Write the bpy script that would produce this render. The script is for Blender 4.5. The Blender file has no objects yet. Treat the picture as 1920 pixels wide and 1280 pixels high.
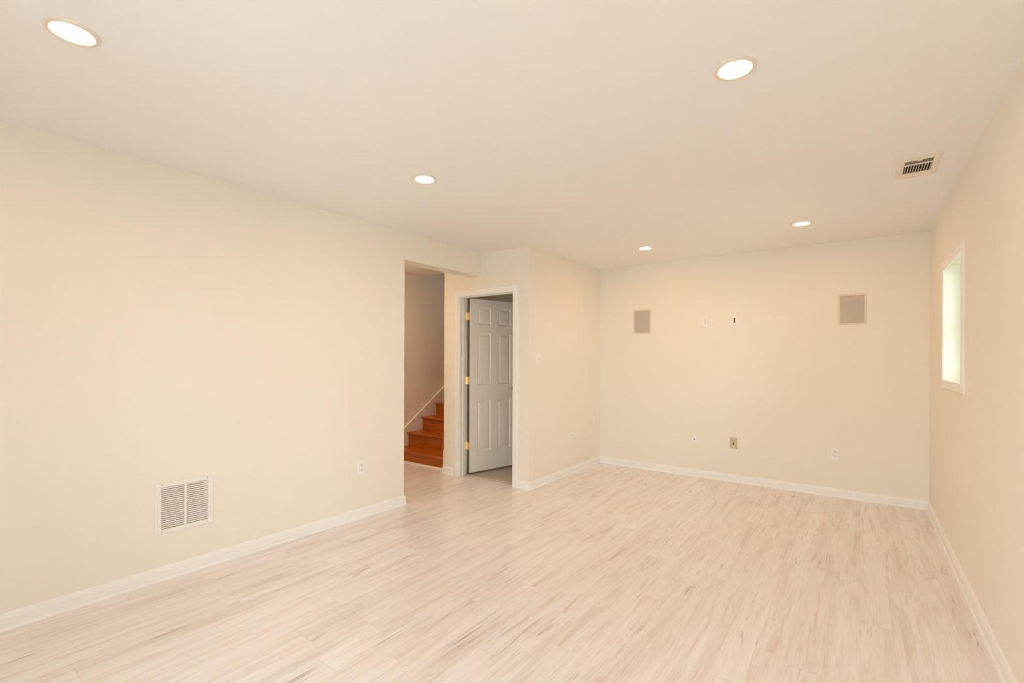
import bpy, bmesh, math
from mathutils import Vector, Matrix

scene = bpy.context.scene
COL = scene.collection
H = 2.44                                   # ceiling height
L, R, D = -3.300, 0.485, 5.485             # left wall, right wall, back wall
Y1, Y2, S = 2.842, 3.895, -2.660           # opening start, door wall, return wall
REAR = -1.3
GD = (-1.7, -0.1)                           # added sliding glass door behind the camera, x range

# ------------------------------------------------------------------ camera, world, exposure
cd = bpy.data.cameras.new('camera')
cam = bpy.data.objects.new('camera', cd)
COL.objects.link(cam)
yaw, pitch, roll = -0.6358, 0.0001, 0.0037
F = Vector((math.sin(yaw) * math.cos(pitch), math.cos(yaw) * math.cos(pitch), math.sin(pitch)))
Rt = Vector((math.cos(yaw), -math.sin(yaw), 0))
Up = Rt.cross(F)
R2 = math.cos(roll) * Rt + math.sin(roll) * Up
U2 = -math.sin(roll) * Rt + math.cos(roll) * Up
m = Matrix((R2, U2, -F)).transposed().to_4x4()
m.translation = Vector((0, 0, 1.3081))
cam.matrix_world = m
cd.sensor_width = 36.0
cd.lens = 885.95 / 1920 * 36
cd.shift_y = 32.85 / 1920
cd.clip_start = 0.02
scene.camera = cam

scene.view_settings.view_transform = 'Standard'
scene.view_settings.look = 'None'
scene.view_settings.gamma = 1.0
scene.view_settings.use_curve_mapping = False
scene.view_settings.exposure = 0.0

SKY = 10.4
SKY_COL = (0.86, 1.02, 1.08)
w = bpy.data.worlds.new('sky')
scene.world = w
w.use_nodes = True
bg = w.node_tree.nodes['Background']
bg.inputs['Color'].default_value = (*SKY_COL, 1)
bg.inputs['Strength'].default_value = SKY
scene.cycles.max_bounces = 14
scene.cycles.diffuse_bounces = 10
scene.cycles.sample_clamp_indirect = 8.0

LAMP = 114.0
LAMP_COL = (1.0, 0.45, 0.12)


def portal(loc, size, rot):
    l = bpy.data.lights.new('daylight_portal', 'AREA')
    l.shape = 'RECTANGLE'
    l.size, l.size_y = size
    l.cycles.is_portal = True
    o = bpy.data.objects.new('daylight_portal', l)
    o.location = loc
    o.rotation_euler = rot
    COL.objects.link(o)


portal(((GD[0] + GD[1]) / 2, REAR - 0.17, 1.04), (GD[1] - GD[0], 2.06), (math.pi / 2, 0, 0))           # added sliding glass door
portal((R + 0.23, -0.65, 1.4), (1.0, 1.3), (math.pi / 2, 0, math.pi / 2))     # added window beside the camera
portal((R + 0.23, 4.22, 1.57), (0.9, 1.0), (math.pi / 2, 0, math.pi / 2))     # window in view


# ------------------------------------------------------------------ materials
def nt(name):
    mt = bpy.data.materials.new(name)
    mt.use_nodes = True
    t = mt.node_tree
    return mt, t, t.nodes['Principled BSDF']


def plain(name, col, rough=0.5, metal=0.0, spec=0.5, bump=0.0, bscale=200.0, var=0.0):
    mt, t, b = nt(name)
    b.inputs['Base Color'].default_value = (*col, 1)
    b.inputs['Roughness'].default_value = rough
    b.inputs['Metallic'].default_value = metal
    b.inputs['Specular IOR Level'].default_value = spec
    tc = t.nodes.new('ShaderNodeTexCoord')
    if var > 0:
        n = t.nodes.new('ShaderNodeTexNoise')
        n.inputs['Scale'].default_value = 2.3
        n.inputs['Detail'].default_value = 3
        t.links.new(tc.outputs['Object'], n.inputs['Vector'])
        mx = t.nodes.new('ShaderNodeMix')
        mx.data_type = 'RGBA'
        mx.inputs[6].default_value = (*[c * (1 - var) for c in col], 1)
        mx.inputs[7].default_value = (*[min(1, c * (1 + var)) for c in col], 1)
        t.links.new(n.outputs['Fac'], mx.inputs[0])
        t.links.new(mx.outputs[2], b.inputs['Base Color'])
    if bump > 0:
        n = t.nodes.new('ShaderNodeTexNoise')
        n.inputs['Scale'].default_value = bscale
        n.inputs['Detail'].default_value = 2
        t.links.new(tc.outputs['Object'], n.inputs['Vector'])
        bp = t.nodes.new('ShaderNodeBump')
        bp.inputs['Strength'].default_value = bump
        bp.inputs['Distance'].default_value = 0.001
        t.links.new(n.outputs['Fac'], bp.inputs['Height'])
        t.links.new(bp.outputs['Normal'], b.inputs['Normal'])
    return mt


M_WALL = plain('cream_wall_paint', (0.86, 0.82, 0.745), 0.8, spec=0.15, bump=0.15, var=0.01)
M_CEIL = plain('ceiling_paint', (0.88, 0.87, 0.865), 0.85, spec=0.15, bump=0.15, var=0.01)
M_TRIM = plain('white_trim_paint', (0.89, 0.885, 0.88), 0.35, spec=0.4)
M_DOOR = plain('white_door_paint', (0.90, 0.89, 0.86), 0.38, spec=0.4, bump=0.1, bscale=90)
M_REVEAL = plain('cream_reveal_paint', (0.88, 0.86, 0.74), 0.6, var=0.01)
M_PLATE = plain('white_plastic', (0.885, 0.865, 0.845), 0.35)
M_PLATE2 = plain('white_plastic_insert', (0.83, 0.80, 0.77), 0.35)
M_BEIGE = plain('almond_plastic', (0.60, 0.50, 0.33), 0.4)
M_DARK = plain('dark_slot', (0.03, 0.026, 0.02), 0.6)
M_JACK = plain('jack_olive', (0.20, 0.165, 0.09), 0.5)
M_BRASS = plain('polished_brass', (0.86, 0.71, 0.43), 0.30, metal=1.0, bump=0.6, bscale=160)
M_KNOB = plain('aged_brass', (0.30, 0.20, 0.09), 0.35, metal=1.0)
M_GRILLE = plain('return_grille_enamel', (0.86, 0.84, 0.81), 0.4)
M_REG = plain('register_enamel', (0.82, 0.76, 0.68), 0.4)
M_REGBAR = plain('register_blade', (0.44, 0.40, 0.34), 0.45)
M_DAMPER = plain('galvanised_damper', (0.20, 0.165, 0.11), 0.5, metal=0.0)
M_VOID = plain('duct_interior', (0.03, 0.022, 0.015), 0.8)
M_VOIDG = plain('return_duct_interior', (0.30, 0.28, 0.26), 0.8)
M_SPKF = plain('speaker_frame_paint', (0.74, 0.665, 0.575), 0.5)
M_SPKG = plain('speaker_mesh', (0.54, 0.485, 0.42), 0.6, bump=0.4, bscale=900)
M_SCREW = plain('screw_steel', (0.55, 0.52, 0.48), 0.35, metal=0.8)
M_RING = plain('light_trim_enamel', (0.80, 0.72, 0.64), 0.4)
M_GROUND = plain('pale_bounce_ground', (0.62, 0.60, 0.57), 0.9, var=0.05)  # kept pale so the unseen ground throws daylight upward
M_SIDING = plain('exterior_siding', (0.7, 0.68, 0.62), 0.7)
M_VINYL = plain('closet_vinyl', (0.52, 0.46, 0.39), 0.35, var=0.06)


def lamp_mat(name, k=1.0, col=LAMP_COL):
    mt, t, b = nt(name)
    b.inputs['Base Color'].default_value = (0.9, 0.88, 0.84, 1)
    b.inputs['Emission Color'].default_value = (*col, 1)
    b.inputs['Emission Strength'].default_value = LAMP * k
    return mt


M_LENS = lamp_mat('glowing_lens')
M_LENS_FILL = lamp_mat('added_hall_fill_lens', 3.1, (1.0, 0.68, 0.38))  # for the unseen light added to brighten the stair hall


def glass_mat():
    mt, t, b = nt('window_glass')
    out = t.nodes['Material Output']
    tr = t.nodes.new('ShaderNodeBsdfTransparent')
    tr.inputs['Color'].default_value = (0.97, 0.98, 0.97, 1)
    gl = t.nodes.new('ShaderNodeBsdfGlossy')
    gl.inputs['Roughness'].default_value = 0.02
    fr = t.nodes.new('ShaderNodeFresnel')
    fr.inputs['IOR'].default_value = 1.45
    mx = t.nodes.new('ShaderNodeMixShader')
    t.links.new(fr.outputs[0], mx.inputs[0])
    t.links.new(tr.outputs[0], mx.inputs[1])
    t.links.new(gl.outputs[0], mx.inputs[2])
    t.links.new(mx.outputs[0], out.inputs['Surface'])
    return mt


M_GLASS = glass_mat()


def N(t, kind, **kw):
    n = t.nodes.new(kind)
    for k, v in kw.items():
        setattr(n, k, v)
    return n


def math_node(t, op, a, b=None, c=None):
    n = t.nodes.new('ShaderNodeMath')
    n.operation = op
    for i, v in enumerate((a, b, c)):
        if v is None:
            continue
        if isinstance(v, (int, float)):
            n.inputs[i].default_value = v
        else:
            t.links.new(v, n.inputs[i])
    return n.outputs[0]


def mix_col(t, fac, a, b, mode='MIX'):
    n = t.nodes.new('ShaderNodeMix')
    n.data_type = 'RGBA'
    n.blend_type = mode
    for idx, v in ((0, fac), (6, a), (7, b)):
        if isinstance(v, tuple):
            n.inputs[idx].default_value = (*v, 1)
        elif isinstance(v, (int, float)):
            n.inputs[idx].default_value = v
        else:
            t.links.new(v, n.inputs[idx])
    return n.outputs[2]


def ramp(t, fac, stops):
    n = t.nodes.new('ShaderNodeValToRGB')
    while len(n.color_ramp.elements) < len(stops):
        n.color_ramp.elements.new(0.5)
    for e, (p, v) in zip(n.color_ramp.elements, stops):
        e.position = p
        e.color = (v, v, v, 1)
    t.links.new(fac, n.inputs[0])
    return n.outputs[0]


def floor_mat():
    mt, t, b = nt('whitewashed_plank_floor')
    tc = N(t, 'ShaderNodeTexCoord')
    sp = N(t, 'ShaderNodeSeparateXYZ')
    t.links.new(tc.outputs['Object'], sp.inputs[0])
    X, Y = sp.outputs[0], sp.outputs[1]
    PW, PL = 0.127, 1.215
    px = math_node(t, 'DIVIDE', X, PW)
    ix = math_node(t, 'FLOOR', px)
    fx = math_node(t, 'FRACT', px)
    wn = N(t, 'ShaderNodeTexWhiteNoise', noise_dimensions='1D')
    t.links.new(ix, wn.inputs['W'])
    py = math_node(t, 'ADD', math_node(t, 'DIVIDE', Y, PL), wn.outputs['Value'])
    iy = math_node(t, 'FLOOR', py)
    fy = math_node(t, 'FRACT', py)
    cb = N(t, 'ShaderNodeCombineXYZ')
    t.links.new(ix, cb.inputs[0])
    t.links.new(iy, cb.inputs[1])
    wn2 = N(t, 'ShaderNodeTexWhiteNoise', noise_dimensions='3D')
    t.links.new(cb.outputs[0], wn2.inputs['Vector'])
    rnd = wn2.outputs['Value']

    def streak(sx, sy, detail, rough, dist, off):
        c = N(t, 'ShaderNodeCombineXYZ')
        t.links.new(math_node(t, 'MULTIPLY', X, sx), c.inputs[0])
        t.links.new(math_node(t, 'MULTIPLY', Y, sy), c.inputs[1])
        t.links.new(math_node(t, 'MULTIPLY_ADD', rnd, 60.0, off), c.inputs[2])
        n = N(t, 'ShaderNodeTexNoise')
        n.inputs['Scale'].default_value = 1.0
        n.inputs['Detail'].default_value = detail
        n.inputs['Roughness'].default_value = rough
        n.inputs['Distortion'].default_value = dist
        t.links.new(c.outputs[0], n.inputs['Vector'])
        return n.outputs['Fac']

    base = mix_col(t, ramp(t, streak(11, 1.0, 4, 0.6, 0.4, 0), [(0.3, 0), (0.7, 1)]),
                   FL_A, FL_B)
    base = mix_col(t, ramp(t, streak(20, 1.6, 5, 0.62, 0.7, 11), [(0.51, 0), (0.74, 0.55)]), base, FL_PINK)
    base = mix_col(t, ramp(t, streak(22, 1.7, 6, 0.65, 0.6, 23), [(0.54, 0), (0.74, 0.55)]), base, FL_GREY)
    # fine grain
    base = mix_col(t, ramp(t, streak(120, 6, 3, 0.7, 0.2, 31), [(0.45, 0), (0.75, 0.22)]), base, FL_PINK)
    # dark mineral streaks and knots
    gate = ramp(t, streak(6, 1.4, 2, 0.5, 0, 47), [(0.52, 0), (0.62, 1)])
    dk = ramp(t, streak(38, 2.6, 4, 0.6, 0.8, 53), [(0.58, 0), (0.73, 0.72)])
    base = mix_col(t, math_node(t, 'MULTIPLY', gate, dk), base, FL_DARK)
    # plank to plank tone
    base = mix_col(t, 1.0, base, ramp_rgb(t, rnd), 'MULTIPLY')
    # seams
    sx = math_node(t, 'LESS_THAN', math_node(t, 'ABSOLUTE', math_node(t, 'SUBTRACT', fx, 0.5)), 0.493)
    sy = math_node(t, 'LESS_THAN', math_node(t, 'ABSOLUTE', math_node(t, 'SUBTRACT', fy, 0.5)), 0.4985)
    seam = math_node(t, 'SUBTRACT', 1.0, math_node(t, 'MULTIPLY', sx, sy))
    base = mix_col(t, math_node(t, 'MULTIPLY', seam, 0.14), base, FL_DARK)
    t.links.new(base, b.inputs['Base Color'])
    b.inputs['Roughness'].default_value = 0.24
    b.inputs['Specular IOR Level'].default_value = 0.4
    bp = N(t, 'ShaderNodeBump')
    bp.inputs['Strength'].default_value = 0.12
    bp.inputs['Distance'].default_value = 0.002
    t.links.new(streak(60, 5, 3, 0.6, 0.2, 71), bp.inputs['Height'])
    t.links.new(bp.outputs['Normal'], b.inputs['Normal'])
    return mt


def ramp_rgb(t, fac):
    n = t.nodes.new('ShaderNodeValToRGB')
    n.color_ramp.elements[0].color = (0.965, 0.955, 0.945, 1)
    n.color_ramp.elements[1].color = (1.0, 1.0, 1.0, 1)
    t.links.new(fac, n.inputs[0])
    return n.outputs[0]


FL_A = (0.82, 0.78, 0.765)
FL_B = (0.89, 0.875, 0.895)
FL_PINK = (0.66, 0.50, 0.42)
FL_GREY = (0.58, 0.53, 0.50)
FL_DARK = (0.34, 0.23, 0.16)
M_FLOOR = floor_mat()


def oak_mat():
    mt, t, b = nt('stained_oak')
    tc = N(t, 'ShaderNodeTexCoord')
    mp = N(t, 'ShaderNodeMapping')
    mp.inputs['Scale'].default_value = (2.5, 30, 30)
    t.links.new(tc.outputs['Object'], mp.inputs[0])
    n = N(t, 'ShaderNodeTexNoise')
    n.inputs['Scale'].default_value = 1.5
    n.inputs['Detail'].default_value = 6
    n.inputs['Distortion'].default_value = 1.2
    t.links.new(mp.outputs[0], n.inputs['Vector'])
    c = mix_col(t, ramp(t, n.outputs['Fac'], [(0.3, 0), (0.7, 1)]), (0.52, 0.137, 0.010), (0.34, 0.080, 0.003))
    t.links.new(c, b.inputs['Base Color'])
    b.inputs['Roughness'].default_value = 0.3
    return mt


M_OAK = oak_mat()


# ------------------------------------------------------------------ mesh helpers
def link(name, bm, mat, parent=None, smooth=False, kind=None):
    bmesh.ops.recalc_face_normals(bm, faces=bm.faces)
    me = bpy.data.meshes.new(name)
    bm.to_mesh(me)
    bm.free()
    if mat:
        me.materials.append(mat)
    if smooth:
        for p in me.polygons:
            p.use_smooth = True
    o = bpy.data.objects.new(name, me)
    COL.objects.link(o)
    if parent:
        o.parent = parent
    if kind:
        o['kind'] = kind
    return o


def bevel(o, width, seg=2, angle=0.6):
    md = o.modifiers.new('bevel', 'BEVEL')
    md.width = width
    md.segments = seg
    md.limit_method = 'ANGLE'
    md.angle_limit = angle
    return o


def box(bm, x0, x1, y0, y1, z0, z1, mat4=None):
    vs = [Vector((x, y, z)) for z in (z0, z1) for y in (y0, y1) for x in (x0, x1)]
    if mat4 is not None:
        vs = [mat4 @ v for v in vs]
    v = [bm.verts.new(p) for p in vs]
    for f in ((0, 2, 3, 1), (4, 5, 7, 6), (0, 1, 5, 4), (2, 6, 7, 3), (0, 4, 6, 2), (1, 3, 7, 5)):
        bm.faces.new([v[i] for i in f])


def tapered(bm, x0, x1, y0, y1, z0, z1, inset):
    """box whose top (z1) face is inset: plates with sloped edges"""
    a = [(x0, y0, z0), (x1, y0, z0), (x1, y1, z0), (x0, y1, z0)]
    i = inset
    b_ = [(x0 + i, y0 + i, z1), (x1 - i, y0 + i, z1), (x1 - i, y1 - i, z1), (x0 + i, y1 - i, z1)]
    va = [bm.verts.new(p) for p in a]
    vb = [bm.verts.new(p) for p in b_]
    bm.faces.new(va[::-1])
    bm.faces.new(vb)
    for k in range(4):
        bm.faces.new((va[k], va[(k + 1) % 4], vb[(k + 1) % 4], vb[k]))


def lathe(bm, prof, seg=48, mat4=None):
    """prof: list of (r, z); revolved about z"""
    rings = []
    for r, z in prof:
        if r < 1e-6:
            p = Vector((0, 0, z))
            rings.append([bm.verts.new(mat4 @ p if mat4 is not None else p)])
        else:
            ring = []
            for k in range(seg):
                a = 2 * math.pi * k / seg
                p = Vector((r * math.cos(a), r * math.sin(a), z))
                ring.append(bm.verts.new(mat4 @ p if mat4 is not None else p))
            rings.append(ring)
    for a, b_ in zip(rings, rings[1:]):
        if len(a) == 1 and len(b_) == 1:
            continue
        for k in range(seg):
            k2 = (k + 1) % seg
            if len(a) == 1:
                bm.faces.new((a[0], b_[k], b_[k2]))
            elif len(b_) == 1:
                bm.faces.new((a[k], b_[0], a[k2]))
            else:
                bm.faces.new((a[k], b_[k], b_[k2], a[k2]))


def slab(bm, axis, t0, t1, ur, vr, holes=()):
    """flat panel with rectangular holes; axis is the thin direction"""
    us = sorted(set([*ur] + [h[0] for h in holes] + [h[1] for h in holes]))
    vs = sorted(set([*vr] + [h[2] for h in holes] + [h[3] for h in holes]))
    us = [u for u in us if ur[0] - 1e-9 <= u <= ur[1] + 1e-9]
    vs = [v for v in vs if vr[0] - 1e-9 <= v <= vr[1] + 1e-9]

    def P(t, u, v):
        return {'x': (t, u, v), 'y': (u, t, v), 'z': (u, v, t)}[axis]
    cache = {}

    def V(t, i, j):
        k = (t, i, j)
        if k not in cache:
            cache[k] = bm.verts.new(P((t0, t1)[t], us[i], vs[j]))
        return cache[k]
    nu, nv = len(us) - 1, len(vs) - 1

    def solid(i, j):
        if not (0 <= i < nu and 0 <= j < nv):
            return False
        cu, cv = (us[i] + us[i + 1]) / 2, (vs[j] + vs[j + 1]) / 2
        return not any(h[0] < cu < h[1] and h[2] < cv < h[3] for h in holes)
    for i in range(nu):
        for j in range(nv):
            if not solid(i, j):
                continue
            for t in (0, 1):
                bm.faces.new((V(t, i, j), V(t, i + 1, j), V(t, i + 1, j + 1), V(t, i, j + 1)))
            if not solid(i - 1, j):
                bm.faces.new((V(0, i, j), V(0, i, j + 1), V(1, i, j + 1), V(1, i, j)))
            if not solid(i + 1, j):
                bm.faces.new((V(0, i + 1, j), V(0, i + 1, j + 1), V(1, i + 1, j + 1), V(1, i + 1, j)))
            if not solid(i, j - 1):
                bm.faces.new((V(0, i, j), V(0, i + 1, j), V(1, i + 1, j), V(1, i, j)))
            if not solid(i, j + 1):
                bm.faces.new((V(0, i, j + 1), V(0, i + 1, j + 1), V(1, i + 1, j + 1), V(1, i, j + 1)))


def wall(name, axis, t0, t1, ur, vr, holes=(), mat=None):
    bm = bmesh.new()
    slab(bm, axis, t0, t1, ur, vr, holes)
    return link(name, bm, mat or M_WALL, kind='structure')


def sections(path, prof):
    """mitred cross sections along a horizontal path; profile (d, z), d to the LEFT of travel"""
    P = [Vector((*p, 0)) for p in path]
    out = []
    for i, p in enumerate(P):
        ns = []
        if i > 0:
            dv = (P[i] - P[i - 1]).normalized()
            ns.append(Vector((-dv.y, dv.x, 0)))
        if i < len(P) - 1:
            dv = (P[i + 1] - P[i]).normalized()
            ns.append(Vector((-dv.y, dv.x, 0)))
        if len(ns) == 1:
            n = ns[0]
        else:
            n = (ns[0] + ns[1])
            n = n / n.dot(ns[0])
        out.append([p + n * d_ + Vector((0, 0, z)) for d_, z in prof])
    return out


def loft(bm, secs):
    rings = [[bm.verts.new(p) for p in s] for s in secs]
    n = len(rings[0])
    for a, b_ in zip(rings, rings[1:]):
        for k in range(n):
            k2 = (k + 1) % n
            bm.faces.new((a[k], a[k2], b_[k2], b_[k]))
    bm.faces.new(rings[0])
    bm.faces.new(rings[-1][::-1])


def empty(name, loc=(0, 0, 0), rz=0.0):
    o = bpy.data.objects.new(name, None)
    o.empty_display_size = 0.1
    o.location = loc
    o.rotation_euler = (0, 0, rz)
    COL.objects.link(o)
    return o


def tag(o, label, cat, group=None):
    o['label'] = label
    o['category'] = cat
    if group:
        o['group'] = group
    return o


# ------------------------------------------------------------------ shell
EX = 0.20                                        # exterior wall thickness
W1 = (3.755, 4.655, 1.108, 2.020)                # window in view: clear opening y0 y1 z0 z1
W2 = (-1.15, -0.15, 0.75, 2.05)                  # added daylight window beside the camera, out of the frame
VENT = (0.200, 0.326, 3.490, 3.712)
GR = (1.008, 1.258, 0.298, 0.546)                # return-air hole in the left wall (y0 y1 z0 z1)
HX = -4.85                                       # stair hall far wall

bm = bmesh.new()
slab(bm, 'z', -0.12, 0.0, (-4.97, R + EX), (REAR - 0.16, 7.6))
link('floor', bm, M_FLOOR, kind='structure')
bm = bmesh.new()
slab(bm, 'z', 0.0, 0.003, (-3.725, -2.775), (4.012, D))
link('floor', bm, M_VINYL, kind='structure')

wall('ceiling', 'z', H, H + 0.14, (-4.97, R + EX), (REAR - 0.16, D + 0.12),
     [VENT, (-4.97, -3.84, 4.50, 9.0)], M_CEIL)
wall('ceiling', 'z', 5.0, 5.1, (-4.97, -3.72), (4.38, 7.6), (), M_CEIL)

wall('wall_left', 'x', L - 0.157, L, (REAR, Y2), (0, H), [(Y1, Y2 + 1, -1, 2.199), GR])
wall('wall_middle', 'y', Y2, Y2 + 0.115, (-3.84, S), (0, H), [(-3.608, -2.847, -1, 2.018)])
wall('wall_return', 'x', S - 0.115, S, (Y2 + 0.115, D), (0, H))
wall('wall_back', 'y', D, D + 0.12, (-3.72, R + EX), (0, H))
wall('wall_right', 'x', R, R + EX, (REAR - 0.16, D), (0, H), [W1, W2])
wall('wall_rear', 'y', REAR - 0.16, REAR, (-3.457, R), (0, H), [(GD[0], GD[1], -1, 2.06)])
wall('wall_stairwell_right', 'x', -3.84, -3.72, (Y2 + 0.115, 7.5), (0, H))
wall('wall_stairwell_right', 'x', -3.84, -3.72, (4.50, 7.5), (H + 0.14, 5.0))
wall('wall_stairwell_left', 'x', HX - 0.12, HX, (1.9, 7.5), (0, 5.0))
wall('wall_stairwell_back', 'y', 7.5, 7.6, (HX - 0.12, -3.72), (0, 5.0))
wall('wall_stairwell_front', 'y', 4.38, 4.50, (HX, -3.72), (H + 0.14, 5.0))
wall('wall_hall', 'y', 1.78, 1.90, (HX - 0.12, L - 0.157), (0, H))

# outside: unseen ground, made pale to bounce daylight onto the ceiling
bm = bmesh.new()
slab(bm, 'z', -0.6, -0.5, (-40, 40), (-40, 40))
link('ground', bm, M_GROUND, kind='structure')
bm = bmesh.new()
slab(bm, 'z', -0.5, -0.45, (1.8, 40), (1.5, 40))
link('ground', bm, plain('lawn', (0.10, 0.14, 0.04), 0.9, var=0.3), kind='structure')

# unseen walls and hood, added outside the window to shape its daylight
WX = R + EX
bm = bmesh.new()
slab(bm, 'x', WX + 0.75, WX + 0.87, (3.30, 5.20), (-0.5, 1.35))
slab(bm, 'y', 3.30, 3.42, (WX, WX + 0.75), (-0.5, 1.35))
slab(bm, 'y', 5.08, 5.20, (WX, WX + 0.75), (-0.5, 1.35))
slab(bm, 'z', 0.80, 0.90, (WX, WX + 0.75), (3.42, 5.08))
slab(bm, 'z', 2.06, 2.14, (WX, WX + 0.60), (3.10, 5.40))          # added hood, holds back light from above
link('wall_daylight_baffle', bm, plain('cream_baffle', (0.88, 0.82, 0.64), 0.8, var=0.04), kind='structure')

# ------------------------------------------------------------------ baseboards
BASE = [(0, 0), (0.021, 0), (0.021, 0.006), (0.018, 0.013), (0.0135, 0.017), (0.0135, 0.060), (0.0115, 0.064),
        (0.010, 0.072), (0.006, 0.079), (0.0, 0.083)]


def base_run(path, names):
    s = sections(path, BASE)
    groups = {}
    for i, nm in enumerate(names):
        groups.setdefault(nm, []).append(i)
    for nm, idx in groups.items():
        bm = bmesh.new()
        loft(bm, [s[i] for i in idx] + [s[idx[-1] + 1]])
        link(nm, bm, M_TRIM, kind='structure')


# room side is on the left of travel
base_run([(L - 0.157, 1.92), (L - 0.157, Y1), (L, Y1), (L, REAR)],
         ['baseboard_left'] * 3)
base_run([(R, REAR), (R, D), (S, D), (S, Y2), (-2.793, Y2)],
         ['baseboard_right', 'baseboard_back', 'baseboard_return', 'baseboard_middle'])
base_run([(-3.668, Y2), (-3.84, Y2), (-3.84, Y2 + 0.055)], ['baseboard_stair'] * 2)
base_run([(HX, 3.80), (HX, 1.9)], ['baseboard_hall'])

# shoe strip along the foot of the stair
bm = bmesh.new()
loft(bm, sections([(-3.862, 3.978), (HX + 0.02, 3.978)],
                  [(0, 0), (0.016, 0), (0.016, 0.010), (0.012, 0.020), (0.005, 0.026), (0, 0.027)]))
link('trim_1', bm, M_TRIM, kind='structure')

# ------------------------------------------------------------------ door frame, casing
CAS = [(0, 0), (0, 0.009), (0.006, 0.013), (0.022, 0.013), (0.028, 0.016), (0.046, 0.018), (0.062, 0.018), (0.068, 0.013), (0.068, 0)]


def frame_sweep(bm, inner, closed, place, scale=1.0):
    """sweep CAS round the 2-D polyline `inner`, growing outward; place(u, v, t) -> xyz"""
    n = len(inner)
    P = [Vector(p) for p in inner]
    secs = []
    for i in range(n):
        ns = []
        if closed or i > 0:
            dv = (P[i] - P[i - 1]).normalized()
            ns.append(Vector((dv.y, -dv.x)))
        if closed or i < n - 1:
            dv = (P[(i + 1) % n] - P[i]).normalized()
            ns.append(Vector((dv.y, -dv.x)))
        if len(ns) == 1:
            nn = ns[0]
        else:
            nn = ns[0] + ns[1]
            nn = nn / nn.dot(ns[0])
        secs.append([place(*(P[i] + nn * (a * scale)), t) for a, t in CAS])
    rings = [[bm.verts.new(p) for p in s] for s in secs]
    k = len(CAS)
    pairs = list(zip(rings, rings[1:])) + ([(rings[-1], rings[0])] if closed else [])
    for a, b_ in pairs:
        for q in range(k):
            bm.faces.new((a[q], a[(q + 1) % k], b_[(q + 1) % k], b_[q]))
    if not closed:
        bm.faces.new(rings[0])
        bm.faces.new(rings[-1][::-1])


DX0, DX1, DZ = -3.590, -2.865, 2.000              # clear door opening
bm = bmesh.new()
frame_sweep(bm, [(DX1 + 0.005, 0.0), (DX1 + 0.005, DZ - 0.003), (DX0 - 0.005, DZ - 0.003), (DX0 - 0.005, 0.0)], False,
            lambda u, v, t: (u, Y2 - t, v))
link('trim_2', bm, M_TRIM, kind='structure')      # door casing
bm = bmesh.new()
for x0, x1 in ((DX0 - 0.018, DX0), (DX1, DX1 + 0.018)):
    box(bm, x0, x1, Y2, Y2 + 0.115, 0, DZ)
box(bm, DX0 - 0.018, DX1 + 0.018, Y2, Y2 + 0.115, DZ, DZ + 0.018)
# door stop
box(bm, DX0, DX0 + 0.010, Y2 + 0.040, Y2 + 0.075, 0, DZ)
box(bm, DX1 - 0.010, DX1, Y2 + 0.040, Y2 + 0.075, 0, DZ)
box(bm, DX0 + 0.010, DX1 - 0.010, Y2 + 0.040, Y2 + 0.075, DZ - 0.010, DZ)
link('trim_3', bm, M_TRIM, kind='structure')      # door jamb
bm = bmesh.new()
loft(bm, sections([(DX1 - 0.002, Y2 + 0.075), (DX0 + 0.002, Y2 + 0.075)],
                  [(0, 0), (0.034, 0), (0.030, 0.005), (0.004, 0.005)]))
link('trim_4', bm, plain('threshold_strip', (0.60, 0.50, 0.40), 0.4), kind='structure')

# ------------------------------------------------------------------ six panel door, ajar
DW, DT = 0.715, 0.035
ZB, ZT = 0.022, 1.992
XP = [(0.112, 0.305), (0.410, 0.603)]
ZP = [(0.245, 0.830), (1.010, 1.605), (1.700, 1.905)]


def panel_face(bm, y, sgn):
    """one face of the door in local coordinates (x along width, z up); sgn: outward along -y or +y"""
    holes = [(a, b_, c, d_) for a, b_ in XP for c, d_ in ZP]
    us = sorted({0, DW, *[v for h in holes for v in h[:2]]})
    vs = sorted({ZB, ZT, *[v for h in holes for v in h[2:]]})
    cache = {}

    def V(u, v):
        if (u, v) not in cache:
            cache[(u, v)] = bm.verts.new((u, y, v))
        return cache[(u, v)]
    for i in range(len(us) - 1):
        for j in range(len(vs) - 1):
            cu, cv = (us[i] + us[i + 1]) / 2, (vs[j] + vs[j + 1]) / 2
            if any(h[0] < cu < h[1] and h[2] < cv < h[3] for h in holes):
                continue
            bm.faces.new((V(us[i], vs[j]), V(us[i + 1], vs[j]), V(us[i + 1], vs[j + 1]), V(us[i], vs[j + 1])))
    for u0, u1, v0, v1 in holes:
        prev = [V(u0, v0), V(u1, v0), V(u1, v1), V(u0, v1)]
        for ins, dep in ((0.004, 0.0045), (0.012, 0.0095), (0.018, 0.0095), (0.040, 0.002), (0.044, 0.0015)):
            yy = y - sgn * dep
            cur = [bm.verts.new(p) for p in ((u0 + ins, yy, v0 + ins), (u1 - ins, yy, v0 + ins),
                                             (u1 - ins, yy, v1 - ins), (u0 + ins, yy, v1 - ins))]
            for k in range(4):
                bm.faces.new((prev[k], prev[(k + 1) % 4], cur[(k + 1) % 4], cur[k]))
            prev = cur
        bm.faces.new(prev)
    return [V(0, ZB), V(DW, ZB), V(DW, ZT), V(0, ZT)], us, vs, V


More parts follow.
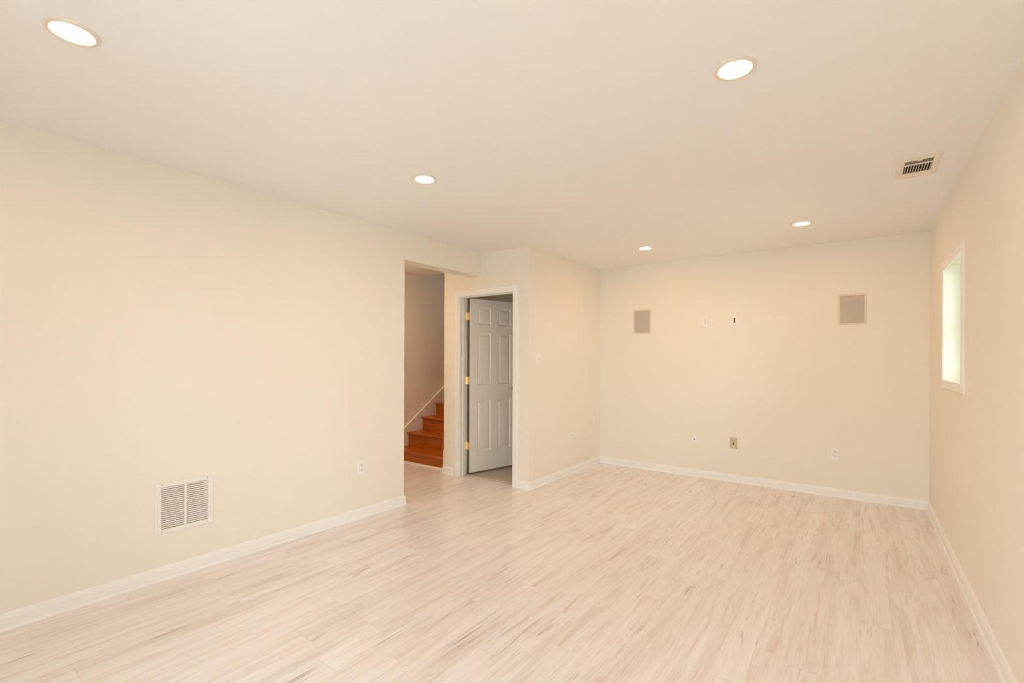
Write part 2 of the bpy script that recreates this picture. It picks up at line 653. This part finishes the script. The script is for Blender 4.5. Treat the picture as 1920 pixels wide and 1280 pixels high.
bm = bmesh.new()
c1, us, vs, V1 = panel_face(bm, 0.0, -1)
c2, _, _, V2 = panel_face(bm, DT, 1)
for a, b_ in zip(us, us[1:]):
    for z in (ZB, ZT):
        bm.faces.new((V1(a, z), V1(b_, z), V2(b_, z), V2(a, z)))
for a, b_ in zip(vs, vs[1:]):
    for u in (0, DW):
        bm.faces.new((V1(u, a), V1(u, b_), V2(u, b_), V2(u, a)))
door = link('door_1', bm, M_DOOR, kind='structure')
ang = math.radians(77.0)
pin = Vector((DX0 + 0.004, Y2 + 0.113, 0))
# local hinge pin sits at (-0.002, DT + 0.004)
rot = Matrix.Rotation(ang, 4, 'Z')
door.matrix_world = Matrix.Translation(pin) @ rot @ Matrix.Translation((0.003, -DT - 0.004, 0))
DM = door.matrix_world.copy()
door['label'] = 'white six-panel door standing ajar in the doorway beside the stairs'
bm = bmesh.new()                                   # thin dark strip on the hinge edge of the slab
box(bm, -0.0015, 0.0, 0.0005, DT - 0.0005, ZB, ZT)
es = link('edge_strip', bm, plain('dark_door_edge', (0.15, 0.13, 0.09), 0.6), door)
es['label'] = 'dark strip on the hinge edge'
# hinges: leaf on the jamb, leaf on the door edge, barrel
for z in (1.79, 1.065, 0.325):
    bm = bmesh.new()
    inv = DM.inverted()
    # jamb leaf (world axes, flat on the jamb face)
    box(bm, DX0 + 0.0002, DX0 + 0.0025, Y2 + 0.078, Y2 + 0.112, z - 0.044, z + 0.044, inv)
    # door-edge leaf (local)
    box(bm, -0.0034, -0.0016, 0.0, DT, z - 0.044, z + 0.044)
    # barrel with knuckles
    pl = inv @ (pin + Vector((0, 0, 0)))
    for k in range(5):
        z0 = z - 0.044 + k * 0.0176
        lathe(bm, [(0, z0), (0.0052, z0), (0.0056, z0 + 0.001), (0.0056, z0 + 0.0165), (0.0052, z0 + 0.0174), (0, z0 + 0.0174)],
              14, Matrix.Translation((pl.x, pl.y, 0)))
    lathe(bm, [(0, z + 0.044), (0.004, z + 0.0445), (0.0035, z + 0.049), (0, z + 0.050)], 14, Matrix.Translation((pl.x, pl.y, 0)))
    hg = link('hinge', bm, M_BRASS, door)
    hg['label'] = 'polished brass hinge'
# knobs, both faces
KZ = 0.955
for sgn, y0 in ((-1, 0.0), (1, DT)):
    bm = bmesh.new()
    mt4 = Matrix.Translation((DW - 0.062, y0, KZ)) @ Matrix.Rotation(-sgn * math.pi / 2, 4, 'X')
    lathe(bm, [(0, 0), (0.032, 0), (0.032, 0.003), (0.028, 0.007), (0.013, 0.009), (0.012, 0.026), (0.018, 0.032), (0.026, 0.040),
               (0.0275, 0.050), (0.024, 0.060), (0.012, 0.066), (0, 0.067)], 28, mt4)
    kb = link('door_knob', bm, M_KNOB, door, smooth=True)
    kb['label'] = 'dark brass door knob'

# ------------------------------------------------------------------ window in the right wall
def window(name, y0, y1, z0, z1, casing=True, mullion=False):
    root = empty(name, (R, (y0 + y1) / 2, z0))
    root['kind'] = 'structure'

    def add(nm, bm, mat):
        o = link(nm, bm, mat)
        o.parent = root
        o.matrix_parent_inverse = Matrix.Translation(-Vector(root.location))
        return o
    if casing:
        bm = bmesh.new()
        e = 0.005
        frame_sweep(bm, [(y0 + e, z0 + e), (y0 + e, z1 - e), (y1 - e, z1 - e), (y1 - e, z0 + e)], True,
                    lambda u, v, t: (R - t * 0.7, u, v), 0.86)
        add('window_casing', bm, M_TRIM)
    bm = bmesh.new()                              # jamb liner
    t = 0.012
    for a in ((y0, y0 + t, z0, z1), (y1 - t, y1, z0, z1), (y0 + t, y1 - t, z0, z0 + t), (y0 + t, y1 - t, z1 - t, z1)):
        box(bm, R + 0.001, R + 0.135, *a)
    add('jamb_liner', bm, M_REVEAL)
    bm = bmesh.new()                              # sash
    f = 0.045
    for a in ((y0 + t, y0 + t + f, z0 + t, z1 - t), (y1 - t - f, y1 - t, z0 + t, z1 - t),
              (y0 + t + f, y1 - t - f, z0 + t, z0 + t + f), (y0 + t + f, y1 - t - f, z1 - t - f, z1 - t)):
        box(bm, R + 0.135, R + 0.175, *a)
    zm = (z0 + z1) / 2
    box(bm, R + 0.138, R + 0.172, y0 + t + f, y1 - t - f, zm - 0.02, zm + 0.02)
    add('sash', bm, M_TRIM)
    bm = bmesh.new()
    box(bm, R + 0.152, R + 0.156, y0 + t + f - 0.005, y1 - t - f + 0.005, z0 + t + f - 0.005, z1 - t - f + 0.005)
    add('pane', bm, M_GLASS)
    return root


w1 = window('window_1', *W1)
window('added_window', *W2)  # unseen window, added to light the left wall with daylight
w1['label'] = 'white framed window set deep in the right wall'

# unseen sliding glass door, added behind the camera to let in daylight
root = empty('added_glass_door', ((GD[0] + GD[1]) / 2, REAR - 0.08, 0))
root['kind'] = 'structure'
for (x0, x1, yy, nm) in ((GD[0], sum(GD) / 2 + 0.03, REAR - 0.06, 'sliding_panel'), (sum(GD) / 2 - 0.03, GD[1], REAR - 0.11, 'fixed_panel')):
    bm = bmesh.new()
    slab(bm, 'y', yy - 0.02, yy + 0.02, (x0, x1), (0.0, 2.06), [(x0 + 0.07, x1 - 0.07, 0.09, 1.99)])
    o = link(nm, bm, M_TRIM)
    o.parent = root
    o.matrix_parent_inverse = Matrix.Translation(-Vector(root.location))
    bm = bmesh.new()
    box(bm, x0 + 0.065, x1 - 0.065, yy - 0.003, yy + 0.003, 0.085, 1.995)
    g = link('pane', bm, M_GLASS)
    g.parent = o

# ------------------------------------------------------------------ staircase
ST = empty('staircase', (-4.345, 3.98, 0))
tag(ST, 'orange-brown stained oak staircase rising behind the opening in the left wall', 'stairs')


def part(nm, bm, mat, root, smooth=False):
    o = link(nm, bm, mat, smooth=smooth)
    o.parent = root
    o.matrix_parent_inverse = root.matrix_basis.inverted()
    return o


RISE, RUN, NOSE = 0.178, 0.255, 0.030
SX0, SX1 = HX + 0.020, -3.862
NSTEP = 13
for k in range(NSTEP):
    yf = 3.980 + k * RUN                           # riser face
    zt = 0.160 + k * RISE                          # tread top
    zb = zt - (0.160 if k == 0 else RISE)
    bm = bmesh.new()
    box(bm, SX0, SX1, yf, yf + 0.020, zb, zt - 0.028)
    part('riser', bm, M_OAK, ST)
    bm = bmesh.new()
    # tread with rounded nosing: cross-section in y-z swept along x
    prof = [(yf + RUN + 0.0, zt - 0.028), (yf + RUN + 0.0, zt)]
    for q in range(9):
        a = math.pi / 2 + math.pi * q / 8
        prof.append((yf - NOSE + 0.014 + 0.014 * math.cos(a), zt - 0.014 + 0.014 * math.sin(a)))
    va = [bm.verts.new((SX0, y, z)) for y, z in prof]
    vb = [bm.verts.new((SX1, y, z)) for y, z in prof]
    n = len(prof)
    for q in range(n):
        bm.faces.new((va[q], va[(q + 1) % n], vb[(q + 1) % n], vb[q]))
    bm.faces.new(va)
    bm.faces.new(vb[::-1])
    part('tread', bm, M_OAK, ST)
# skirt boards on both walls
SL = RISE / RUN


def skirt(x0, x1, ystart, zstart, y_end=7.4):
    bm = bmesh.new()
    poly = [(ystart, 0.0), (ystart, zstart), (ystart + 0.02, zstart + 0.03)]
    z_at = lambda y: 0.160 + 0.083 + (y - 3.950) * SL
    yk = 3.950 + (zstart + 0.03 - 0.243) / SL
    poly += [(max(yk, ystart + 0.021), max(zstart + 0.03, z_at(ystart + 0.021))), (y_end, z_at(y_end)), (y_end, z_at(y_end) - 0.45), (4.2, 0.0)]
    va = [bm.verts.new((x0, y, z)) for y, z in poly]
    vb = [bm.verts.new((x1, y, z)) for y, z in poly]
    n = len(poly)
    for q in range(n):
        bm.faces.new((va[q], va[(q + 1) % n], vb[(q + 1) % n], vb[q]))
    bm.faces.new(va)
    bm.faces.new(vb[::-1])
    o = part('skirt_board', bm, M_TRIM, ST)
    o['label'] = 'white painted skirt board'
    bm = bmesh.new()
    # cap moulding along the slope
    ya = max(yk, ystart + 0.021)
    for (yA, yB) in ((ya, y_end),):
        zA, zB = z_at(yA), z_at(yB)
        d = Vector((0, yB - yA, zB - zA)).normalized()
        nrm = Vector((0, -d.z, d.y))
        xm = x1 if abs(x1) < abs(x0) else x0
        ss = []
        lo, hi = (x0 - 0.0, x1 + 0.006) if x0 < -4.5 else (x0 - 0.006, x1)
        for yy, zz in ((yA, zA), (yB, zB)):
            p = Vector((0, yy, zz))
            ss.append([Vector((lo, *(p - nrm * 0.012).yz)), Vector((hi, *(p - nrm * 0.012).yz)),
                       Vector((hi, *(p + nrm * 0.002).yz)), Vector((lo, *(p + nrm * 0.006).yz))])
        loft(bm, ss)
    o2 = part('skirt_cap', bm, M_TRIM, ST)
    return o


skirt(HX + 0.002, HX + 0.020, 3.80, 0.083)
skirt(-3.862, -3.842, 3.905, 0.245)

# handrail on the right-hand stair wall
HR = empty('handrail', (-3.9, 4.0, 1.12))
tag(HR, 'brown wooden handrail end just showing at the stair opening edge', 'handrail')
bm = bmesh.new()
y0h, z0h = 3.985, 1.085
ss = []
d = Vector((0, 1, SL)).normalized()
nrm = Vector((0, -d.z, d.y))
for s_ in (0.0, 0.01, 4.0):
    ctr = Vector((-3.905, y0h, z0h)) + d * s_
    rr = 0.020 if s_ == 0 else 0.024
    ss.append([ctr + Vector((math.cos(a) * rr, 0, 0)) + nrm * (math.sin(a) * rr * 1.15)
               for a in [2 * math.pi * k / 16 for k in range(16)]])
loft(bm, ss)
part('rail', bm, M_OAK, HR, smooth=False)
for s_ in (0.35, 1.7, 3.2):
    bm = bmesh.new()
    c = Vector((-3.905, y0h, z0h)) + d * s_
    box(bm, -3.912, -3.896, c.y - 0.01, c.y + 0.01, c.z - 0.06, c.z - 0.022)
    box(bm, -3.912, -3.8405, c.y - 0.008, c.y + 0.008, c.z - 0.07, c.z - 0.056)
    box(bm, -3.846, -3.8405, c.y - 0.025, c.y + 0.025, c.z - 0.09, c.z - 0.035)
    part('bracket', bm, M_BRASS, HR)

# ------------------------------------------------------------------ recessed ceiling lights
def downlight():
    r_ = empty('recessed_light', (0, 0, H))
    bm = bmesh.new()
    lathe(bm, [(0.0765, 0.0), (0.0765, -0.003), (0.0745, -0.0055), (0.068, -0.0070), (0.0620, -0.0073), (0.0592, -0.0066), (0.0587, -0.003), (0.0587, 0.0)], 64)
    link('trim_ring', bm, M_RING, r_, smooth=True)
    bm = bmesh.new()
    lathe(bm, [(0.0586, -0.0005), (0.0586, -0.0042), (0.052, -0.0050), (0.038, -0.0056), (0.020, -0.0059), (0, -0.0060)], 64)
    ln = link('lens', bm, M_LENS, r_, smooth=True)
    ln['label'] = 'glowing white lens'
    return r_


def copy_tree(o):
    c = o.copy()
    COL.objects.link(c)
    for ch in list(o.children):
        d_ = ch.copy()
        COL.objects.link(d_)
        d_.parent = c
        for g in list(ch.children):
            e_ = g.copy()
            COL.objects.link(e_)
            e_.parent = d_
    return c


DL = [((-2.210, 0.412), 'lit round recessed ceiling light nearest the left edge, largest in view'),
      ((-0.396, 1.988), 'lit round recessed ceiling light nearest the ceiling air vent, on its camera side'),
      ((-2.212, 2.063), 'lit round recessed ceiling light above the middle of the left wall'),
      ((-1.763, 4.655), 'lit round recessed ceiling light, smallest, left one of the pair near back wall'),
      ((-0.398, 4.562), 'lit round recessed ceiling light above the right speaker near the back wall'),
      ((-4.58, 3.25), 'added fill light in the stair hall ceiling, unseen behind the left wall')]
p0 = downlight()
for i, ((x, y), lab) in enumerate(DL):
    o = p0 if i == 0 else copy_tree(p0)
    o.location = (x, y, H)
    if x < -4:                                    # added hall fill light, stronger than the others
        ln = [c for c in o.children if c.name.startswith('lens')][0]
        ln.data = ln.data.copy()
        ln.data.materials[0] = M_LENS_FILL
    tag(o, lab, 'ceiling light', 'recessed ceiling lights')

# ------------------------------------------------------------------ ceiling air register
VR = empty('ceiling_vent', (0.263, 3.63, H))
tag(VR, 'white rectangular metal air register in the ceiling near the right wall', 'vent')
x0, x1, y0, y1 = VENT
ox0, ox1, oy0, oy1 = 0.166, 0.360, 3.450, 3.812
bm = bmesh.new()
# face frame, sloped from outer edge to inner lip
outer = [(ox0, oy0), (ox1, oy0), (ox1, oy1), (ox0, oy1)]
inner = [(x0, y0), (x1, y0), (x1, y1), (x0, y1)]
mid = [(x0 - 0.012, y0 - 0.012), (x1 + 0.012, y0 - 0.012), (x1 + 0.012, y1 + 0.06), (x0 - 0.012, y1 + 0.06)]
rings = []
for pts_, z in ((outer, H - 0.0002), (outer, H - 0.002), ([(a + (0.004 if a < .26 else -0.004), b_ + (0.004 if b_ < 3.6 else -0.004)) for a, b_ in outer], H - 0.004),
                (mid, H - 0.008), (inner, H - 0.006), (inner, H + 0.02)):
    rings.append([bm.verts.new((a, b_, z)) for a, b_ in pts_])
for a, b_ in zip(rings, rings[1:]):
    for k in range(4):
        bm.faces.new((a[k], a[(k + 1) % 4], b_[(k + 1) % 4], b_[k]))
part('face_frame', bm, M_REG, VR)
bm = bmesh.new()
box(bm, x0, x1, 3.554, 3.566, H - 0.007, H + 0.004)
part('crossbar', bm, M_REG, VR)
bm = bmesh.new()
NB = 10
pit = (x1 - x0) / NB
for k in range(NB):
    xc = x0 + pit * (k + 0.5) + 0.002
    mt4 = Matrix.Translation((xc, 0, H - 0.001)) @ Matrix.Rotation(math.radians(62), 4, 'Y')
    box(bm, -0.0008, 0.0008, 3.566, y1, -0.0036, 0.0036, mt4)
part('blades', bm, M_REGBAR, VR)
bm = bmesh.new()
box(bm, x0, x1, y0 - 0.002, 3.556, H - 0.001, H + 0.001)
dp = part('damper_plate', bm, M_DAMPER, VR)
dp['label'] = 'dull grey-brown damper plate'
bm = bmesh.new()
box(bm, 0.254, 0.274, y0 - 0.008, y0 + 0.012, H - 0.009, H - 0.004)
part('lever', bm, M_REG, VR)
for (a, b_) in ((0.262, 3.462), (0.262, 3.79)):
    bm = bmesh.new()
    lathe(bm, [(0.0035, 0.002), (0.0035, -0.0005), (0.002, -0.0015), (0, -0.0018)], 16, Matrix.Translation((a, b_, H - 0.006)))
    part('screw', bm, M_SCREW, VR)
bm = bmesh.new()
slab(bm, 'z', H + 0.02, H + 0.10, (x0 - 0.006, x1 + 0.006), (y0 - 0.006, y1 + 0.006), [(x0, x1, y0, y1)])
box(bm, x0 - 0.006, x1 + 0.006, y0 - 0.006, y1 + 0.006, H + 0.10, H + 0.105)
part('duct_boot', bm, M_VOID, VR)

# ------------------------------------------------------------------ return-air grille on the left wall
RG = empty('return_grille', (L, 1.133, 0.422))
tag(RG, 'white louvered return-air grille low on the left wall', 'vent')
gy0, gy1, gz0, gz1 = 0.978, 1.286, 0.271, 0.571
ly0, ly1, lz0, lz1 = GR
ym = (ly0 + ly1) / 2
bm = bmesh.new()
slab(bm, 'x', L + 0.0003, L + 0.006, (gy0, gy1), (gz0, gz1), [(ly0 + 0.002, ym - 0.007, lz0 + 0.002, lz1 - 0.002), (ym + 0.007, ly1 - 0.002, lz0 + 0.002, lz1 - 0.002)])
fr = part('face_frame', bm, M_GRILLE, RG)
bevel(fr, 0.002, 2)
for (a, b_) in ((ly0 + 0.001, ym - 0.006), (ym + 0.006, ly1 - 0.001)):
    bm = bmesh.new()
    n = 20
    pt = (lz1 - lz0 - 0.006) / n
    for k in range(n):
        zc = lz0 + 0.003 + pt * (k + 0.5)
        mt4 = Matrix.Translation((L - 0.001, 0, zc)) @ Matrix.Rotation(math.radians(-25), 4, 'Y')
        box(bm, -0.0006, 0.0006, a, b_, -0.0041, 0.0041, mt4)
    part('louvers', bm, M_GRILLE, RG)
bm = bmesh.new()
box(bm, L - 0.07, L - 0.066, ly0, ly1, lz0, lz1)
part('duct_backing', bm, M_VOIDG, RG)
for yy in (1.012, 1.252):
    for zz in (0.284, 0.560):
        bm = bmesh.new()
        lathe(bm, [(0.004, 0), (0.004, 0.001), (0.0025, 0.002), (0, 0.0022)], 16,
              Matrix.Translation((L + 0.0055, yy, zz)) @ Matrix.Rotation(math.pi / 2, 4, 'Y'))
        part('screw', bm, M_SCREW, RG)


# ------------------------------------------------------------------ wall plates
def plate_root(name, loc, nrm):
    """local frame: x to the viewer's right on the wall, y up, z out of the wall"""
    o = empty(name, loc)
    n = Vector(nrm)
    up = Vector((0, 0, 1))
    rt = up.cross(n)
    mm = Matrix((rt, up, n)).transposed().to_4x4()
    mm.translation = Vector(loc)
    o.matrix_world = mm
    return o


def add_plate(root, mat=None, w_=0.070, h_=0.115, screws=((0, 0),), t=0.0055):
    bm = bmesh.new()
    tapered(bm, -w_ / 2, w_ / 2, -h_ / 2, h_ / 2, 0.0002, t, 0.004)
    pl = link('cover_plate', bm, mat or M_PLATE, root)
    bevel(pl, 0.001, 2)
    for (a, b_) in screws:
        bm = bmesh.new()
        lathe(bm, [(0.0032, 0), (0.0032, 0.0006), (0.002, 0.0014), (0, 0.0016)], 14, Matrix.Translation((a, b_, t - 0.0002)))
        link('screw', bm, M_PLATE2, root)
    return pl


def duplex(name, loc, nrm, slotmat=None):
    r_ = plate_root(name, loc, nrm)
    add_plate(r_)
    sm = slotmat or M_DARK
    for cy in (0.0195, -0.0195):
        bm = bmesh.new()
        pts_ = []
        for k in range(28):
            a = 2 * math.pi * k / 28
            pts_.append((0.0172 * math.cos(a), max(-0.0135, min(0.0135, 0.0172 * math.sin(a)))))
        va = [bm.verts.new((a, cy + b_, 0.0052)) for a, b_ in pts_]
        vb = [bm.verts.new((a * 0.97, cy + b_ * 0.97, 0.0075)) for a, b_ in pts_]
        for k in range(28):
            bm.faces.new((va[k], va[(k + 1) % 28], vb[(k + 1) % 28], vb[k]))
        bm.faces.new(vb)
        bm.faces.new(va[::-1])
        rc = link('receptacle', bm, M_PLATE2, r_)
        bm = bmesh.new()
        box(bm, -0.0075, -0.0052, cy + 0.000, cy + 0.0085, 0.0070, 0.0078)
        box(bm, 0.0052, 0.0075, cy + 0.001, cy + 0.0075, 0.0070, 0.0078)
        lathe(bm, [(0, 0.0070), (0.0026, 0.0070), (0.0026, 0.0078), (0, 0.0078)], 14, Matrix.Translation((0, cy - 0.0075, 0)))
        link('slots', bm, sm, rc)
    return r_


o = duplex('wall_outlet', (L, 2.392, 0.412), (1, 0, 0))
tag(o, 'white duplex outlet low on the left wall beside the opening', 'outlet', 'duplex outlets')
o = duplex('wall_outlet', (S, 4.765, 0.418), (1, 0, 0))
tag(o, 'white duplex outlet seen edge-on, on the short return wall', 'outlet', 'duplex outlets')
o = duplex('wall_outlet', (-0.195, D, 0.412), (0, -1, 0))
tag(o, 'white duplex outlet low on back wall, nearest the right corner', 'outlet', 'duplex outlets')

# light switch on the return wall
o = plate_root('light_switch', (S, 4.052, 1.312), (1, 0, 0))
tag(o, 'white toggle light switch on the return wall beside the door', 'switch')
add_plate(o, screws=((0, 0.030), (0, -0.030)))
bm = bmesh.new()
box(bm, -0.005, 0.005, -0.012, 0.012, 0.005, 0.0065)
tapered(bm, -0.004, 0.004, -0.002, 0.009, 0.006, 0.016, 0.0012)
link('toggle', bm, M_PLATE2, o)

# upper plate with two round jacks
o = plate_root('jack_plate', (-1.391, D, 1.733), (0, -1, 0))
tag(o, 'white wall plate with two small holes, upper middle of back wall', 'wall plate')
add_plate(o, w_=0.071, h_=0.121, screws=((0, 0.048), (0, -0.048)))
bm = bmesh.new()
tapered(bm, -0.017, 0.017, -0.034, 0.034, 0.005, 0.0072, 0.001)
ins = link('insert', bm, M_PLATE2, o)
for cy in (0.004, -0.027):
    bm = bmesh.new()
    lathe(bm, [(0, 0.0068), (0.0042, 0.0068), (0.0042, 0.0076), (0, 0.0076)], 16, Matrix.Translation((-0.001, cy, 0)))
    link('jack', bm, M_JACK, ins)

# upper plate with dark cable port
o = plate_root('cable_plate', (-1.088, D, 1.731), (0, -1, 0))
tag(o, 'white wall plate with one tall dark port, upper middle of back wall', 'wall plate')
add_plate(o, w_=0.073, h_=0.108, screws=((0, 0.042), (0, -0.042)))
bm = bmesh.new()
slab(bm, 'z', 0.005, 0.0078, (-0.013, 0.013), (-0.031, 0.031), [(-0.0085, 0.0085, -0.026, 0.026)])
link('port_frame', bm, M_PLATE2, o)
bm = bmesh.new()
box(bm, -0.0083, 0.0083, -0.0258, 0.0258, 0.0052, 0.0058)
pt_ = link('port', bm, M_JACK, o)
bm = bmesh.new()
for cy in (0.0165, -0.0165):
    box(bm, -0.006, 0.006, cy - 0.007, cy + 0.007, 0.0056, 0.0068)
link('socket', bm, plain('socket_brown', (0.10, 0.075, 0.04), 0.5), pt_)

# coax plate
o = plate_root('coax_plate', (-1.498, D, 0.417), (0, -1, 0))
tag(o, 'white coaxial cable plate with one small center jack, low on back wall', 'wall plate')
add_plate(o, w_=0.068, h_=0.112, screws=((0, 0.042), (0, -0.042)))
bm = bmesh.new()
lathe(bm, [(0.0062, 0.005), (0.0062, 0.008), (0.0048, 0.008), (0.0048, 0.016), (0.0036, 0.0165), (0, 0.0165)], 12)
link('coax_jack', bm, M_JACK, o)

# almond telephone plate
o = plate_root('telephone_plate', (-1.094, D, 0.417), (0, -1, 0))
tag(o, 'beige telephone plate with dark jack, low in the middle of back wall', 'wall plate')
add_plate(o, M_BEIGE, w_=0.073, h_=0.116, screws=((0, 0.042), (0, -0.042)))
bm = bmesh.new()
slab(bm, 'z', 0.005, 0.0085, (-0.011, 0.011), (-0.022, 0.022), [(-0.0055, 0.0055, -0.014, 0.012)])
link('jack_frame', bm, M_BEIGE, o)
bm = bmesh.new()
box(bm, -0.0053, 0.0053, -0.0138, 0.0118, 0.0052, 0.006)
box(bm, -0.003, 0.003, -0.022, -0.0138, 0.0083, 0.0088)
link('jack', bm, M_DARK, o)


# ------------------------------------------------------------------ in-wall speakers
def speaker(x, z):
    r_ = plate_root('wall_speaker', (x, D, z), (0, -1, 0))
    w_, h_, e = 0.218, 0.291, 0.018
    bm = bmesh.new()
    slab(bm, 'z', 0.0003, 0.007, (-w_ / 2, w_ / 2), (-h_ / 2, h_ / 2), [(-w_ / 2 + e, w_ / 2 - e, -h_ / 2 + e, h_ / 2 - e)])
    f = link('frame', bm, M_SPKF, r_)
    bevel(f, 0.0025, 2)
    bm = bmesh.new()
    tapered(bm, -w_ / 2 + e - 0.001, w_ / 2 - e + 0.001, -h_ / 2 + e - 0.001, h_ / 2 - e + 0.001, 0.001, 0.0045, 0.003)
    g = link('mesh_grille', bm, M_SPKG, r_)
    g['label'] = 'grey perforated grille'
    return r_


s1 = speaker(-2.112, 1.762)
tag(s1, 'grey in-wall speaker on the left side of the back wall', 'speaker', 'in-wall speakers')
s2 = speaker(-0.066, 1.789)
tag(s2, 'grey in-wall speaker on the right side of back wall, toward the window', 'speaker', 'in-wall speakers')
